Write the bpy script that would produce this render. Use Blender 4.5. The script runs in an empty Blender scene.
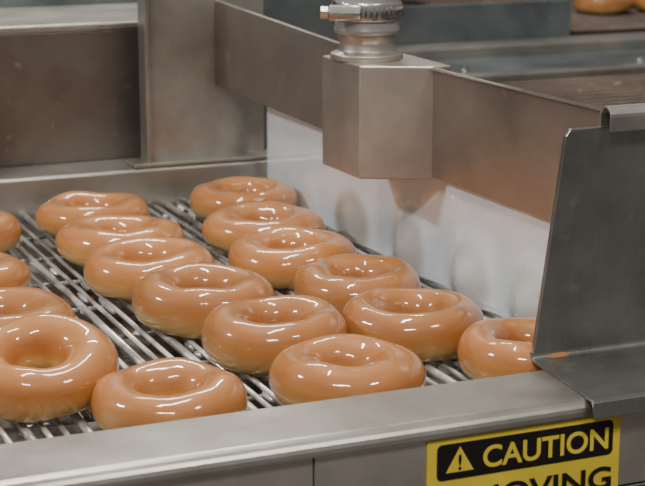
import bpy, bmesh, math, random
from mathutils import Vector, noise, Matrix
random.seed(4)
S=bpy.context.scene
C=bpy.data.collections.new("scene"); S.collection.children.link(C)

# ---------------------------------------------------------------- materials
def mat(name):
    m=bpy.data.materials.new(name); m.use_nodes=True
    nt=m.node_tree; b=nt.nodes["Principled BSDF"]
    return m,nt,b
def ramp(nt,fac,stops):
    r=nt.nodes.new("ShaderNodeValToRGB")
    el=r.color_ramp.elements
    while len(el)<len(stops): el.new(0.5)
    for e,(p,c) in zip(el,stops):
        e.position=p; e.color=(*c,1) if len(c)==3 else c
    nt.links.new(fac,r.inputs[0]); return r
def tex(nt,scale=(1,1,1),nscale=10,detail=4,coord="Object",rot=(0,0,0)):
    tc=nt.nodes.new("ShaderNodeTexCoord"); mp=nt.nodes.new("ShaderNodeMapping")
    mp.inputs["Scale"].default_value=scale; mp.inputs["Rotation"].default_value=rot
    n=nt.nodes.new("ShaderNodeTexNoise"); n.inputs["Scale"].default_value=nscale; n.inputs["Detail"].default_value=detail
    nt.links.new(tc.outputs[coord],mp.inputs[0]); nt.links.new(mp.outputs[0],n.inputs["Vector"])
    return n
def steel(name,c1,c2,rough=0.33,scale=(3,60,60),metal=0.85,bump=0.03):
    m,nt,b=mat(name)
    n=tex(nt,tuple(s*2.5 for s in scale),6,4)       # fine brushing
    n2=tex(nt,(1,1,1),9,7)                          # soft stains
    n2.inputs["Roughness"].default_value=0.65
    h=nt.nodes.new("ShaderNodeMath"); h.operation='MULTIPLY_ADD'; h.inputs[1].default_value=0.12
    nt.links.new(n.outputs[0],h.inputs[0]); nt.links.new(n2.outputs[0],h.inputs[2])
    r=ramp(nt,h.outputs[0],[(0.40,c1),(0.70,c2)])
    # dried splashes / smudges
    n4=tex(nt,(1,1,1),55,3)
    sm=ramp(nt,n4.outputs[0],[(0.66,(0,0,0)),(0.72,(1,1,1))])
    sc=nt.nodes.new("ShaderNodeMath"); sc.operation='MULTIPLY'; sc.inputs[1].default_value=0.22
    nt.links.new(sm.outputs[0],sc.inputs[0])
    mx=nt.nodes.new("ShaderNodeMixRGB"); mx.inputs[2].default_value=(0.62,0.59,0.54,1)
    nt.links.new(sc.outputs[0],mx.inputs[0]); nt.links.new(r.outputs[0],mx.inputs[1])
    nt.links.new(mx.outputs[0],b.inputs["Base Color"])
    rr=nt.nodes.new("ShaderNodeMapRange"); rr.inputs[3].default_value=rough-0.14; rr.inputs[4].default_value=rough+0.22
    nt.links.new(n2.outputs[0],rr.inputs[0]); nt.links.new(rr.outputs[0],b.inputs["Roughness"])
    b.inputs["Metallic"].default_value=metal
    bp=nt.nodes.new("ShaderNodeBump"); bp.inputs["Strength"].default_value=bump; bp.inputs["Distance"].default_value=0.0005
    nt.links.new(n.outputs[0],bp.inputs["Height"]); nt.links.new(bp.outputs[0],b.inputs["Normal"])
    return m
M_steel=steel("brushed_steel",(0.30,0.285,0.26),(0.47,0.45,0.415))
M_rail=steel("rail_steel",(0.30,0.285,0.255),(0.48,0.46,0.42),0.30)
M_skirt=steel("skirt_steel",(0.56,0.545,0.51),(0.72,0.70,0.66),0.36)
M_bar=steel("trough_steel",(0.33,0.295,0.26),(0.45,0.40,0.36),0.3,(60,4,60))
M_box=steel("trough_box_steel",(0.42,0.375,0.335),(0.57,0.515,0.465),0.34,(40,40,4))
M_plate=steel("plate_steel",(0.22,0.225,0.205),(0.36,0.365,0.34),0.28,(30,30,3))
M_dark=steel("dark_steel",(0.135,0.12,0.108),(0.22,0.20,0.18),0.35)
M_blue=steel("cool_steel",(0.16,0.19,0.198),(0.27,0.305,0.315),0.35)
M_brown=steel("stained_steel",(0.05,0.035,0.028),(0.13,0.09,0.07),0.45,(20,20,20),0.5)
def plain(name,c,rough=0.5,metal=0,emit=None):
    m,nt,b=mat(name)
    n=tex(nt,(1,1,1),25,3)
    r=ramp(nt,n.outputs[0],[(0.3,tuple(x*0.88 for x in c)),(0.7,tuple(min(1,x*1.08) for x in c))])
    nt.links.new(r.outputs[0],b.inputs["Base Color"])
    b.inputs["Roughness"].default_value=rough; b.inputs["Metallic"].default_value=metal
    return m
M_yellow=plain("sign_yellow",(0.80,0.62,0.06),0.4)
M_black=plain("sign_black",(0.012,0.011,0.01),0.35)
M_wall=plain("wall_paint",(0.10,0.09,0.08),0.7)
M_floor=plain("floor_tile",(0.12,0.08,0.06),0.5)
M_hose=plain("hose_rubber",(0.36,0.35,0.34),0.3,0.4)
M_chrome=steel("clamp_steel",(0.6,0.6,0.58),(0.8,0.8,0.78),0.20,(10,10,10),1.0)

# doughnut glaze
def dough_mat():
    m,nt,b=mat("doughnut_glazed")
    tc=nt.nodes.new("ShaderNodeTexCoord"); sx=nt.nodes.new("ShaderNodeSeparateXYZ")
    nt.links.new(tc.outputs["Object"],sx.inputs[0])
    n=tex(nt,(1,1,1),34,6)
    ad=nt.nodes.new("ShaderNodeMath"); ad.operation='MULTIPLY_ADD'; ad.inputs[1].default_value=0.018
    nt.links.new(n.outputs[0],ad.inputs[0]); nt.links.new(sx.outputs[2],ad.inputs[2])
    mr=nt.nodes.new("ShaderNodeMapRange"); mr.inputs[1].default_value=-0.008; mr.inputs[2].default_value=0.026
    nt.links.new(ad.outputs[0],mr.inputs[0])
    r=ramp(nt,mr.outputs[0],[(0.05,(0.60,0.39,0.14)),(0.24,(0.64,0.41,0.15)),(0.44,(0.53,0.245,0.072)),(0.70,(0.40,0.145,0.036)),(1.0,(0.46,0.185,0.052))])
    oi=nt.nodes.new("ShaderNodeObjectInfo")
    hs=nt.nodes.new("ShaderNodeHueSaturation")
    m2=nt.nodes.new("ShaderNodeMapRange"); m2.inputs[3].default_value=0.88; m2.inputs[4].default_value=1.14
    nt.links.new(oi.outputs["Random"],m2.inputs[0]); nt.links.new(m2.outputs[0],hs.inputs["Value"])
    nt.links.new(r.outputs[0],hs.inputs["Color"]); nt.links.new(hs.outputs[0],b.inputs["Base Color"])
    b.inputs["Roughness"].default_value=0.42; b.inputs["Specular IOR Level"].default_value=0.25
    b.inputs["Coat Weight"].default_value=1.0; b.inputs["Coat Roughness"].default_value=0.02; b.inputs["Coat IOR"].default_value=1.6
    b.inputs["Subsurface Weight"].default_value=0.2; b.inputs["Subsurface Radius"].default_value=(0.01,0.005,0.002); b.inputs["Subsurface Scale"].default_value=0.5
    n3=tex(nt,(1,1,1),34,2)
    bp=nt.nodes.new("ShaderNodeBump"); bp.inputs["Strength"].default_value=0.3; bp.inputs["Distance"].default_value=0.003
    nt.links.new(n3.outputs[0],bp.inputs["Height"]); nt.links.new(bp.outputs[0],b.inputs["Coat Normal"])
    return m
M_dough=dough_mat()

# ---------------------------------------------------------------- mesh helpers
def link(o,parent=None):
    C.objects.link(o)
    if parent: o.parent=parent
    return o
def empty(name):
    e=bpy.data.objects.new(name,None); e.empty_display_size=0.05; return link(e)
def mesh_obj(name,bm,m,parent=None,smooth=False,bevel=0):
    bmesh.ops.recalc_face_normals(bm,faces=bm.faces)
    me=bpy.data.meshes.new(name); bm.to_mesh(me); bm.free()
    if smooth:
        for p in me.polygons: p.use_smooth=True
    o=bpy.data.objects.new(name,me); me.materials.append(m); link(o,parent)
    if bevel:
        b=o.modifiers.new("bevel",'BEVEL'); b.width=bevel; b.segments=3; b.limit_method='ANGLE'
    return o
def addbox(bm,x0,x1,y0,y1,z0,z1):
    vs=[bm.verts.new((x,y,z)) for z in (z0,z1) for y in (y0,y1) for x in (x0,x1)]
    for f in ((0,1,3,2),(4,6,7,5),(0,4,5,1),(2,3,7,6),(0,2,6,4),(1,5,7,3)):
        bm.faces.new([vs[i] for i in f])
def box(name,x0,x1,y0,y1,z0,z1,m,parent=None,bevel=0.001):
    bm=bmesh.new(); addbox(bm,x0,x1,y0,y1,z0,z1); return mesh_obj(name,bm,m,parent,bevel=bevel)
def prism(name,pts,z0,z1,m,parent=None,bevel=0.001):
    bm=bmesh.new()
    a=[bm.verts.new((x,y,z0)) for x,y in pts]; b=[bm.verts.new((x,y,z1)) for x,y in pts]
    n=len(pts); bm.faces.new(a[::-1]); bm.faces.new(b)
    for i in range(n): bm.faces.new((a[i],a[(i+1)%n],b[(i+1)%n],b[i]))
    return mesh_obj(name,bm,m,parent,bevel=bevel)
def extrude_x(name,prof,x0,x1,m,parent=None,bevel=0):
    bm=bmesh.new()
    a=[bm.verts.new((x0,y,z)) for y,z in prof]; b=[bm.verts.new((x1,y,z)) for y,z in prof]
    n=len(prof); bm.faces.new(a[::-1]); bm.faces.new(b)
    for i in range(n): bm.faces.new((a[i],a[(i+1)%n],b[(i+1)%n],b[i]))
    return mesh_obj(name,bm,m,parent,bevel=bevel)
def lathe(name,prof,cx,cy,m,parent=None,seg=48):
    bm=bmesh.new(); rings=[]
    for r,z in prof:
        rings.append([bm.verts.new((cx+r*math.cos(2*math.pi*i/seg),cy+r*math.sin(2*math.pi*i/seg),z)) for i in range(seg)])
    for k in range(len(rings)-1):
        for i in range(seg):
            bm.faces.new((rings[k][i],rings[k][(i+1)%seg],rings[k+1][(i+1)%seg],rings[k+1][i]))
    bm.faces.new(rings[0]); bm.faces.new(rings[-1])
    o=mesh_obj(name,bm,m,parent,bevel=0.0006)
    for p in o.data.polygons: p.use_smooth=len(p.vertices)==4
    return o
def tube(bm,p,q,r,seg=8):
    p=Vector(p);q=Vector(q);d=(q-p).normalized()
    u=d.orthogonal().normalized(); v=d.cross(u)
    A=[];B=[]
    for i in range(seg):
        o=(u*math.cos(2*math.pi*i/seg)+v*math.sin(2*math.pi*i/seg))*r
        A.append(bm.verts.new(p+o)); B.append(bm.verts.new(q+o))
    for i in range(seg): bm.faces.new((A[i],A[(i+1)%seg],B[(i+1)%seg],B[i]))
    bm.faces.new(A[::-1]); bm.faces.new(B)

# ---------------------------------------------------------------- doughnuts
def doughnut(x,y,diam=0.09,z=None,th=0.031,tilt=(0,0),hole=None,m=M_dough,base=0.0):
    if hole is None: hole=random.uniform(0.0145,0.0172)
    ro=diam/2; hc=hole; ar=(ro-hc)/2; R=hc+ar; hz=th/2
    seed=random.uniform(0,100)
    NU,NV=96,44
    bm=bmesh.new(); g=[]
    el=random.uniform(0,6.28); ea=random.uniform(0.005,0.03)
    for i in range(NU):
        u=2*math.pi*i/NU; ring=[]
        nn=noise.noise(Vector((math.cos(u)*1.1,math.sin(u)*1.1,seed)))
        n2=noise.noise(Vector((math.cos(u)*1.3+7,math.sin(u)*1.3,seed)))
        for j in range(NV):
            v=2*math.pi*j/NV
            c,s=math.cos(v),math.sin(v)
            rr=ar*(1+0.10*n2)*c
            if c<0 and s<0: rr*=1+0.25*(-s)*(-c)*2      # hole narrows toward the bottom
            zz=hz*(1+0.14*nn)*math.copysign(abs(s)**0.97,s)
            if s<0: zz*=0.92
            rad=(R+0.0006*s+rr)*(1+ea*math.cos(2*(u-el)))
            zz=max(zz,-hz*0.86)
            px,py=rad*math.cos(u),rad*math.sin(u)
            k=noise.noise(Vector((px*34,py*34,zz*34+seed)))*0.0012
            ring.append(bm.verts.new((px+k*c*math.cos(u),py+k*c*math.sin(u),max(zz+k*s,-hz*0.86))))
        g.append(ring)
    for i in range(NU):
        for j in range(NV):
            bm.faces.new((g[i][j],g[(i+1)%NU][j],g[(i+1)%NU][(j+1)%NV],g[i][(j+1)%NV]))
    o=mesh_obj("glazed_doughnut",bm,m,smooth=True)
    s=(ro)/(max(v.co.xy.length for v in o.data.vertices))
    for v in o.data.vertices: v.co.x*=s; v.co.y*=s
    o.rotation_euler=(tilt[0],tilt[1],0)
    o.location=(x,y,(base+hz*0.86) if z is None else z)
    return o
D=[ (0.485,1.311,0.093,.029),(0.461,1.205,0.098,.029),(0.445,1.106,0.097,.031),(0.456,1.012,0.0935,.031),
    (0.449,0.9135,0.092,.033),(0.4835,0.8315,0.086,.031),
    (0.352,1.307,0.0945,.028),(0.347,1.211,0.098,.029),(0.339,1.112,0.0975,.032),(0.347,1.015,0.095,.034),
    (0.3605,0.9215,0.092,.035),(0.369,0.833,0.091,.031),
    (0.243,1.282,0.09,.030),(0.2146,1.139,0.093,.029),(0.2134,1.0167,0.095,.031),(0.2635,0.834,0.088,.029),
    (0.10,1.20,0.09,.031),(0.10,1.08,0.09,.031),(0.10,0.95,0.09,.031)]
for x,y,d,t in D: doughnut(x,y,d,th=t)
doughnut(0.206,0.888,0.088,z=0.0235,th=.033,tilt=(0.25,-0.08),hole=0.0145)

# ---------------------------------------------------------------- wire belt
m,nt,b=mat("belt_wire_sugar_coated")
n=tex(nt,(1,0.35,1),60,4)
r=ramp(nt,n.outputs[0],[(0.42,(0.34,0.32,0.295)),(0.56,(0.80,0.78,0.75))]); nt.links.new(r.outputs[0],b.inputs["Base Color"])
b.inputs["Metallic"].default_value=0.4; b.inputs["Roughness"].default_value=0.25; b.inputs["Coat Weight"].default_value=0.8
M_wire=m
bm=bmesh.new()
X0,X1,Y0,Y1=-0.25,0.66,0.785,1.392
x=X0; k=0; xs=[]
while x<X1:
    r_=0.0017 if k%3 else 0.0027
    xs.append((x,r_))
    tube(bm,(x,Y0,-r_-0.0006),(x,Y1,-r_-0.0006),r_); x+=(0.0095,0.0095,0.0125)[k%3]; k+=1
y=Y0+0.02
while y<Y1:
    tube(bm,(X0,y,-0.0075),(X1,y,-0.0075),0.0016); y+=0.075
blob=bmesh.new(); bmesh.ops.create_icosphere(blob,subdivisions=2,radius=1)
bv=[v.co.copy() for v in blob.verts]; bf=[[v.index for v in f.verts] for f in blob.faces]; blob.free()
for i in range(420):
    xx,rr_=random.choice(xs); yy=random.uniform(Y0+.01,Y1-.01)
    ox=xx+random.uniform(-.001,.001); sx_,sy_,sz_=random.uniform(.0022,.0042),random.uniform(.004,.014),random.uniform(.002,.0036)
    vs=[bm.verts.new((ox+c.x*sx_,yy+c.y*sy_,-0.0048+c.z*sz_)) for c in bv]
    for f in bf: bm.faces.new([vs[q] for q in f])
mesh_obj("wire_conveyor_belt",bm,M_wire,smooth=True)

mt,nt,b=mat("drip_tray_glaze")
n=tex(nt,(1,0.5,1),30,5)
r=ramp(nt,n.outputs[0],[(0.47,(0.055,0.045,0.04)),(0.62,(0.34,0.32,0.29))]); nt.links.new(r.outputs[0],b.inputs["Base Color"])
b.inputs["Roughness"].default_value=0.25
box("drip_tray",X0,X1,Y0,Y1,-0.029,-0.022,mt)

# ---------------------------------------------------------------- side rails + cabinet
def arc(cy,cz,r,a0,a1,n=6):
    return [(cy+r*math.cos(math.radians(a0+(a1-a0)*i/n)),cz+r*math.sin(math.radians(a0+(a1-a0)*i/n))) for i in range(n+1)]
rail=empty("conveyor_side_rail")
prof=[(0.783,-0.03)]+arc(0.779,0.018,0.004,0,90)+arc(0.732,0.014,0.008,90,180)+[(0.724,0.0132),(0.727,0.0125),(0.735,0.0125),(0.735,-0.03)]
extrude_x("rail_top",prof,-0.6,0.81,M_rail,rail)
box("skirt_left",-0.6,0.3038,0.7275,0.7345,-0.03,0.0122,M_skirt,rail,0.0006)
box("skirt_right",0.3045,0.81,0.7268,0.7345,-0.03,0.0122,M_skirt,rail,0.0006)
rail2=empty("conveyor_side_rail")
prof=[(1.395,-0.03)]+arc(1.398,0.027,0.003,180,90)+[(1.449,0.030),(1.449,-0.03)]
extrude_x("rail_top",prof,-0.6,0.81,M_rail,rail2)
cab=empty("machine_cabinet")
box("base_body",-0.6,0.81,0.736,1.45,-0.9,-0.031,M_dark,cab)
box("front_panel",-0.6,0.81,0.727,0.735,-0.9,-0.031,M_plate,cab)

# ---------------------------------------------------------------- back housing
hood=empty("fryer_housing")
box("housing_front",-0.6,0.56,1.451,1.46,-0.9,0.146,M_dark,hood)
box("housing_top_lip",-0.6,0.56,1.450,1.62,0.146,0.153,M_steel,hood,0.002)
box("housing_back_lip",-0.6,0.56,1.62,1.63,0.12,0.166,M_blue,hood,0.002)
box("equipment_cabinet",-0.6,0.80,1.78,2.1,-0.9,0.24,M_blue,None,0.003)

# ---------------------------------------------------------------- glaze dispenser
disp=empty("glaze_dispenser")
def barplate(name,p,q,zp,zq,th=0.004,m=M_bar):
    (x0,y0),(x1,y1)=p,q
    bm=bmesh.new(); vs=[]
    for (x,y,z) in ((x0,y0,zp[0]),(x1,y1,zq[0]),(x1,y1,zq[1]),(x0,y0,zp[1])):
        vs.append((bm.verts.new((x,y,z)),bm.verts.new((x+th,y,z))))
    for i in range(4):
        j=(i+1)%4; bm.faces.new((vs[i][0],vs[j][0],vs[j][1],vs[i][1]))
    bm.faces.new([v[0] for v in vs]); bm.faces.new([v[1] for v in vs][::-1])
    mesh_obj(name,bm,m,disp,bevel=0.0008)
barplate("trough_wall_far",(0.499,1.418),(0.528,1.130),(0.096,0.172),(0.080,0.152))
barplate("trough_wall_near",(0.522,1.036),(0.526,0.802),(0.081,0.157),(0.081,0.157))
barplate("trough_lip",(0.519,1.036),(0.523,0.802),(0.156,0.156),(0.158,0.158),0.008)
bx=[(0.530,1.145),(0.475,1.120),(0.477,1.058),(0.522,1.035),(0.536,1.035),(0.536,1.145)]
prism("feed_box",bx,0.0785,0.158,M_box,disp,0.0012)
cx,cy=0.4985,1.094
lathe("pipe_fitting",[(0.026,0.158),(0.026,0.162),(0.0205,0.164),(0.0195,0.170),(0.0205,0.172),(0.0205,0.186)],cx,cy,M_box,disp)
lathe("hose",[(0.0225,0.176),(0.0235,0.179),(0.0225,0.182),(0.0225,0.30),(0.0225,0.42)],cx,cy,M_hose,disp)
lathe("hose_clamp_band",[(0.0245,0.186),(0.025,0.187),(0.025,0.198),(0.0245,0.199)],cx,cy,M_chrome,disp)
bm=bmesh.new()
vx,vy=0.9205,-0.3907
for k in range(20):
    a=math.radians(180+k*9+10); ca,sa=math.cos(a),math.sin(a)
    p=Vector((cx+0.0253*ca,cy+0.0253*sa,0.1885)); tube(bm,p,p+Vector((0,0,0.008)),0.0007,6)
mesh_obj("clamp_slots",bm,M_dark,disp,smooth=True)
bm=bmesh.new()
c0=Vector((cx-0.021,cy-0.016,0.1925))
tube(bm,c0-Vector((vx,vy,0))*0.014,c0+Vector((vx,vy,0))*0.008,0.0058,16)
tube(bm,c0-Vector((vx,vy,0))*0.020,c0-Vector((vx,vy,0))*0.014,0.0048,6)
mesh_obj("clamp_screw",bm,M_chrome,disp,bevel=0.0006)

# ---------------------------------------------------------------- glaze curtain
m,nt,b=mat("sugar_glaze_flow")
at=nt.nodes.new("ShaderNodeAttribute"); at.attribute_name="cover"
n=tex(nt,(1,3,1),4,2)
mr=ramp(nt,n.outputs[0],[(0.3,(0.82,0.89,0.95)),(0.7,(0.88,0.94,0.98))])
mx=nt.nodes.new("ShaderNodeMixRGB"); mx.inputs[2].default_value=(0.36,0.29,0.19,1)
nt.links.new(at.outputs["Fac"],mx.inputs[0]); nt.links.new(mr.outputs[0],mx.inputs[1]); nt.links.new(mx.outputs[0],b.inputs["Base Color"])
b.inputs["Roughness"].default_value=0.3; b.inputs["Coat Weight"].default_value=1.0; b.inputs["Coat Roughness"].default_value=0.05; b.inputs["Coat IOR"].default_value=1.75
M_glaze=m
NY,NZ=320,80; ya,yb=0.80,1.380; za,zb=0.0005,0.11
bumps=[(1.192,.014,.005,.034,.028,.85),(1.086,.017,.012,.027,.028,.72),(0.990,.017,.013,.028,.028,.60),(0.908,.018,.012,.027,.028,.60),(1.29,.006,.002,.026,.020,.3)]
bm=bmesh.new(); G=[]; cov=[]
for i in range(NY+1):
    row=[]
    y=ya+(yb-ya)*i/NY
    for j in range(NZ+1):
        z=za+(zb-za)*j/NZ
        p=0; cv=0
        for by,bz,bh,bw,bt,bc in bumps:
            q=min(20,((y-by)/bw)**2+((z-bz)/bt)**2)
            p+=bh*math.exp(-q*1.5)
            h=1/(1+math.exp((q-0.85)*7)); cv=max(cv,bc*h*(0.72+0.28*min(1,q)))
        fl=0.0005*noise.noise(Vector((y*40,z*4,0)))
        row.append(bm.verts.new((0.533-p+fl,y,z))); cov.append(max(0,min(1,cv)))
    G.append(row)
for i in range(NY):
    for j in range(NZ): bm.faces.new((G[i][j],G[i+1][j],G[i+1][j+1],G[i][j+1]))
me_o=mesh_obj("glaze_curtain",bm,M_glaze,smooth=True)
a=me_o.data.attributes.new("cover",'FLOAT','POINT')
for i,c in enumerate(cov): a.data[i].value=c
so=me_o.modifiers.new("t",'SOLIDIFY'); so.thickness=0.0015; so.offset=0

# ---------------------------------------------------------------- brackets
br=empty("support_bracket")
bm=bmesh.new()
pts=[(0.4665,0.0225),(0.80,0.0225),(0.80,0.154),(0.4865,0.154),(0.4835,0.150)]
A=[bm.verts.new((x,0.795,z)) for x,z in pts]; B=[bm.verts.new((x,0.7985,z)) for x,z in pts]
bm.faces.new(A);bm.faces.new(B[::-1])
for i in range(5): bm.faces.new((A[i],A[(i+1)%5],B[(i+1)%5],B[i]))
mesh_obj("upright_plate",bm,M_plate,br,bevel=0.0008)
prof=[(0.7985,0.0275),(0.795,0.0275)]+arc(0.791,0.0272,0.004,0,-90)+[(0.722,0.0232),(0.719,0.0222),(0.7178,0.0135),(0.7193,0.0132),(0.7203,0.0205),(0.7225,0.0218),(0.7985,0.0218)]
o=extrude_x("foot_plate",prof,0.460,0.80,M_plate,br,0.0004)
for v in o.data.vertices:
    if v.co.x<0.5: v.co.x=0.4595+(v.co.y-0.72)/0.075*0.0065
prof=[(0.799,0.120),(0.799,0.160)]+arc(0.793,0.160,0.006,0,180,10)+[(0.787,0.152),(0.7885,0.152)]+arc(0.793,0.160,0.0045,180,0,10)+[(0.7975,0.120)]
extrude_x("folded_tab",prof,0.507,0.80,M_steel,br,0.0003)
br2=empty("support_bracket")
box("upright_plate",0.430,0.545,1.419,1.423,0.030,0.24,M_steel,br2,0.0008)
box("foot_plate",0.415,0.547,1.396,1.423,0.0305,0.034,M_rail,br2,0.0008)
box("side_flange",0.428,0.432,1.40,1.42,0.034,0.24,M_rail,br2,0.0008)

# ---------------------------------------------------------------- caution sign
sg=empty("caution_sign")
YS=0.7266
box("label_sheet",0.366,0.481,YS-0.0008,YS,-0.080,0.0118,M_yellow,sg,0)
def rrect(name,x0,x1,z0,z1,r,y,m):
    bm=bmesh.new(); pts=[]
    for cx_,cz_,a0 in ((x1-r,z1-r,0),(x0+r,z1-r,90),(x0+r,z0+r,180),(x1-r,z0+r,270)):
        for i in range(7):
            a=math.radians(a0+15*i); pts.append((cx_+r*math.cos(a),cz_+r*math.sin(a)))
    a=[bm.verts.new((x,y,z)) for x,z in pts]; b_=[bm.verts.new((x,y-0.0003,z)) for x,z in pts]
    bm.faces.new(a[::-1]); bm.faces.new(b_)
    for i in range(len(pts)): bm.faces.new((a[i],a[(i+1)%len(pts)],b_[(i+1)%len(pts)],b_[i]))
    mesh_obj(name,bm,m,sg)
rrect("caution_band",0.3715,0.4765,-0.0105,0.0090,0.003,YS-0.0008,M_black)
def text(name,s,x,z,size,m,width=None,y=YS-0.0013):
    cu=bpy.data.curves.new(name,'FONT'); cu.body=s; cu.size=size; cu.extrude=0.0001; cu.offset=size*0.018
    cu.materials.append(m)
    o=bpy.data.objects.new(name,cu); link(o,sg); o.location=(x,y,z); o.rotation_euler=(math.pi/2,0,0)
    bpy.context.view_layer.update()
    if width: o.scale=(width/o.dimensions.x,1,1)
    return o
text("word_caution","CAUTION",0.3975,-0.0065,0.0165,M_yellow,0.0755)
text("word_moving","MOVING",0.392,-0.0290,0.0172,M_black,0.083)
text("word_parts","PARTS CAN CUT",0.371,-0.047,0.0130,M_black,0.105)
bm=bmesh.new()
tri=[(0.3765,-0.0065),(0.3925,-0.0065),(0.3845,0.0070)]
a=[bm.verts.new((x,YS-0.0012,z)) for x,z in tri]; b_=[bm.verts.new((x,YS-0.0015,z)) for x,z in tri]
bm.faces.new(a);bm.faces.new(b_[::-1])
for i in range(3): bm.faces.new((a[i],a[(i+1)%3],b_[(i+1)%3],b_[i]))
mesh_obj("warning_triangle",bm,M_yellow,sg)
text("exclamation","!",0.3829,-0.0053,0.0115,M_black,None,YS-0.0016)

# ---------------------------------------------------------------- background equipment
bg=empty("cooling_conveyor")
XL=0.82
box("stained_bed",XL,2.4,0.80,1.73,0.0,0.03,M_brown,bg)
bm=bmesh.new(); yy=0.9
while yy<1.72: tube(bm,(XL,yy,0.033),(2.4,yy,0.033),0.003,6); yy+=0.022
mesh_obj("bed_rods",bm,M_brown,bg,smooth=True)
box("near_ledge",XL,2.4,1.73,1.755,0.0,0.043,M_steel,bg,0.002)
box("steel_deck",XL,2.4,1.755,1.915,0.0,0.038,M_blue,bg)
box("far_ledge",XL,2.4,1.915,1.98,0.0,0.0515,M_steel,bg,0.002)
box("splash_panel",XL,1.205,1.98,1.99,0.0,0.100,M_blue,bg,0.001)
box("base",XL,2.4,0.80,2.75,-0.9,-0.001,M_dark,bg)
bm=bmesh.new()
yy=1.995
while yy<2.7: tube(bm,(1.21,yy,0.055),(2.4,yy,0.055),0.004); yy+=0.02
mesh_obj("roller_bed",bm,M_brown,bg,smooth=True)
box("roller_pan",1.21,2.4,1.985,2.7,0.0,0.048,M_brown,bg)
for (x,y) in ((1.375,2.17),(1.47,2.15),(1.47,2.25),(1.58,2.15)): doughnut(x,y,0.09,base=0.0592)
bm=bmesh.new()
for xx in (0.95,1.2,1.45):
    tube(bm,(xx,1.80,0.038),(xx,1.80,0.044),0.006,12)
mesh_obj("deck_bolts",bm,M_chrome,bg)

# ---------------------------------------------------------------- room
box("floor",-4,5,-3,6,-0.95,-0.9,M_floor,None,0)
box("wall_back",-4,5,5.5,5.6,-0.9,2.2,M_wall,None,0)

# ---------------------------------------------------------------- lamps
w=bpy.data.worlds.new("w"); S.world=w; w.use_nodes=True
bgN=w.node_tree.nodes["Background"]
tc=w.node_tree.nodes.new("ShaderNodeTexCoord"); sx=w.node_tree.nodes.new("ShaderNodeSeparateXYZ")
w.node_tree.links.new(tc.outputs["Generated"],sx.inputs[0])
rp=ramp(w.node_tree,sx.outputs[2],[(0.0,(0.25,0.238,0.22)),(0.25,(0.33,0.32,0.30)),(1.0,(0.56,0.555,0.54))])
w.node_tree.links.new(rp.outputs[0],bgN.inputs[0]); bgN.inputs[1].default_value=0.72
def lamp(x,y,z,sx_,sy_,e,col=(1,0.945,0.86),rot=(0,0,0)):
    l=bpy.data.lights.new("ceiling_or_fill_lamp",'AREA'); l.shape='RECTANGLE'; l.size=sx_; l.size_y=sy_; l.energy=e; l.color=col
    o=bpy.data.objects.new("ceiling_or_fill_lamp",l); link(o); o.location=(x,y,z); o.rotation_euler=rot
def aim(loc,t=(0.4,1.0,0)):
    return (Vector(t)-Vector(loc)).to_track_quat('-Z','Y').to_euler()
for (x,y,z,a_,b_,e) in ((-0.3,-0.2,1.25,0.42,0.045,11.5),(0.75,-0.1,1.35,0.28,0.05,8),(0.3,1.1,1.5,0.7,0.06,13.5),(0.8,2.5,1.5,0.8,0.07,14)):
    lamp(x,y,z,a_,b_,e,rot=aim((x,y,z)))
lamp(-1.15,1.45,1.15,0.35,0.10,14,col=(0.93,0.97,1.0),rot=aim((-1.15,1.45,1.15),(0.53,1.1,0.05)))  # added cool fill light from the left to brighten the curtain, not a ceiling lamp

# ---------------------------------------------------------------- camera
cam=bpy.data.cameras.new("camera"); co=bpy.data.objects.new("camera",cam); link(co)
cam.sensor_width=36; cam.lens=1690/645*36
co.location=(0,0,0.309)
co.rotation_euler=(math.pi/2-math.radians(13.4),0,math.radians(-23))
cam.clip_start=0.01
cam.dof.use_dof=True; cam.dof.focus_distance=1.02; cam.dof.aperture_fstop=20
S.camera=co
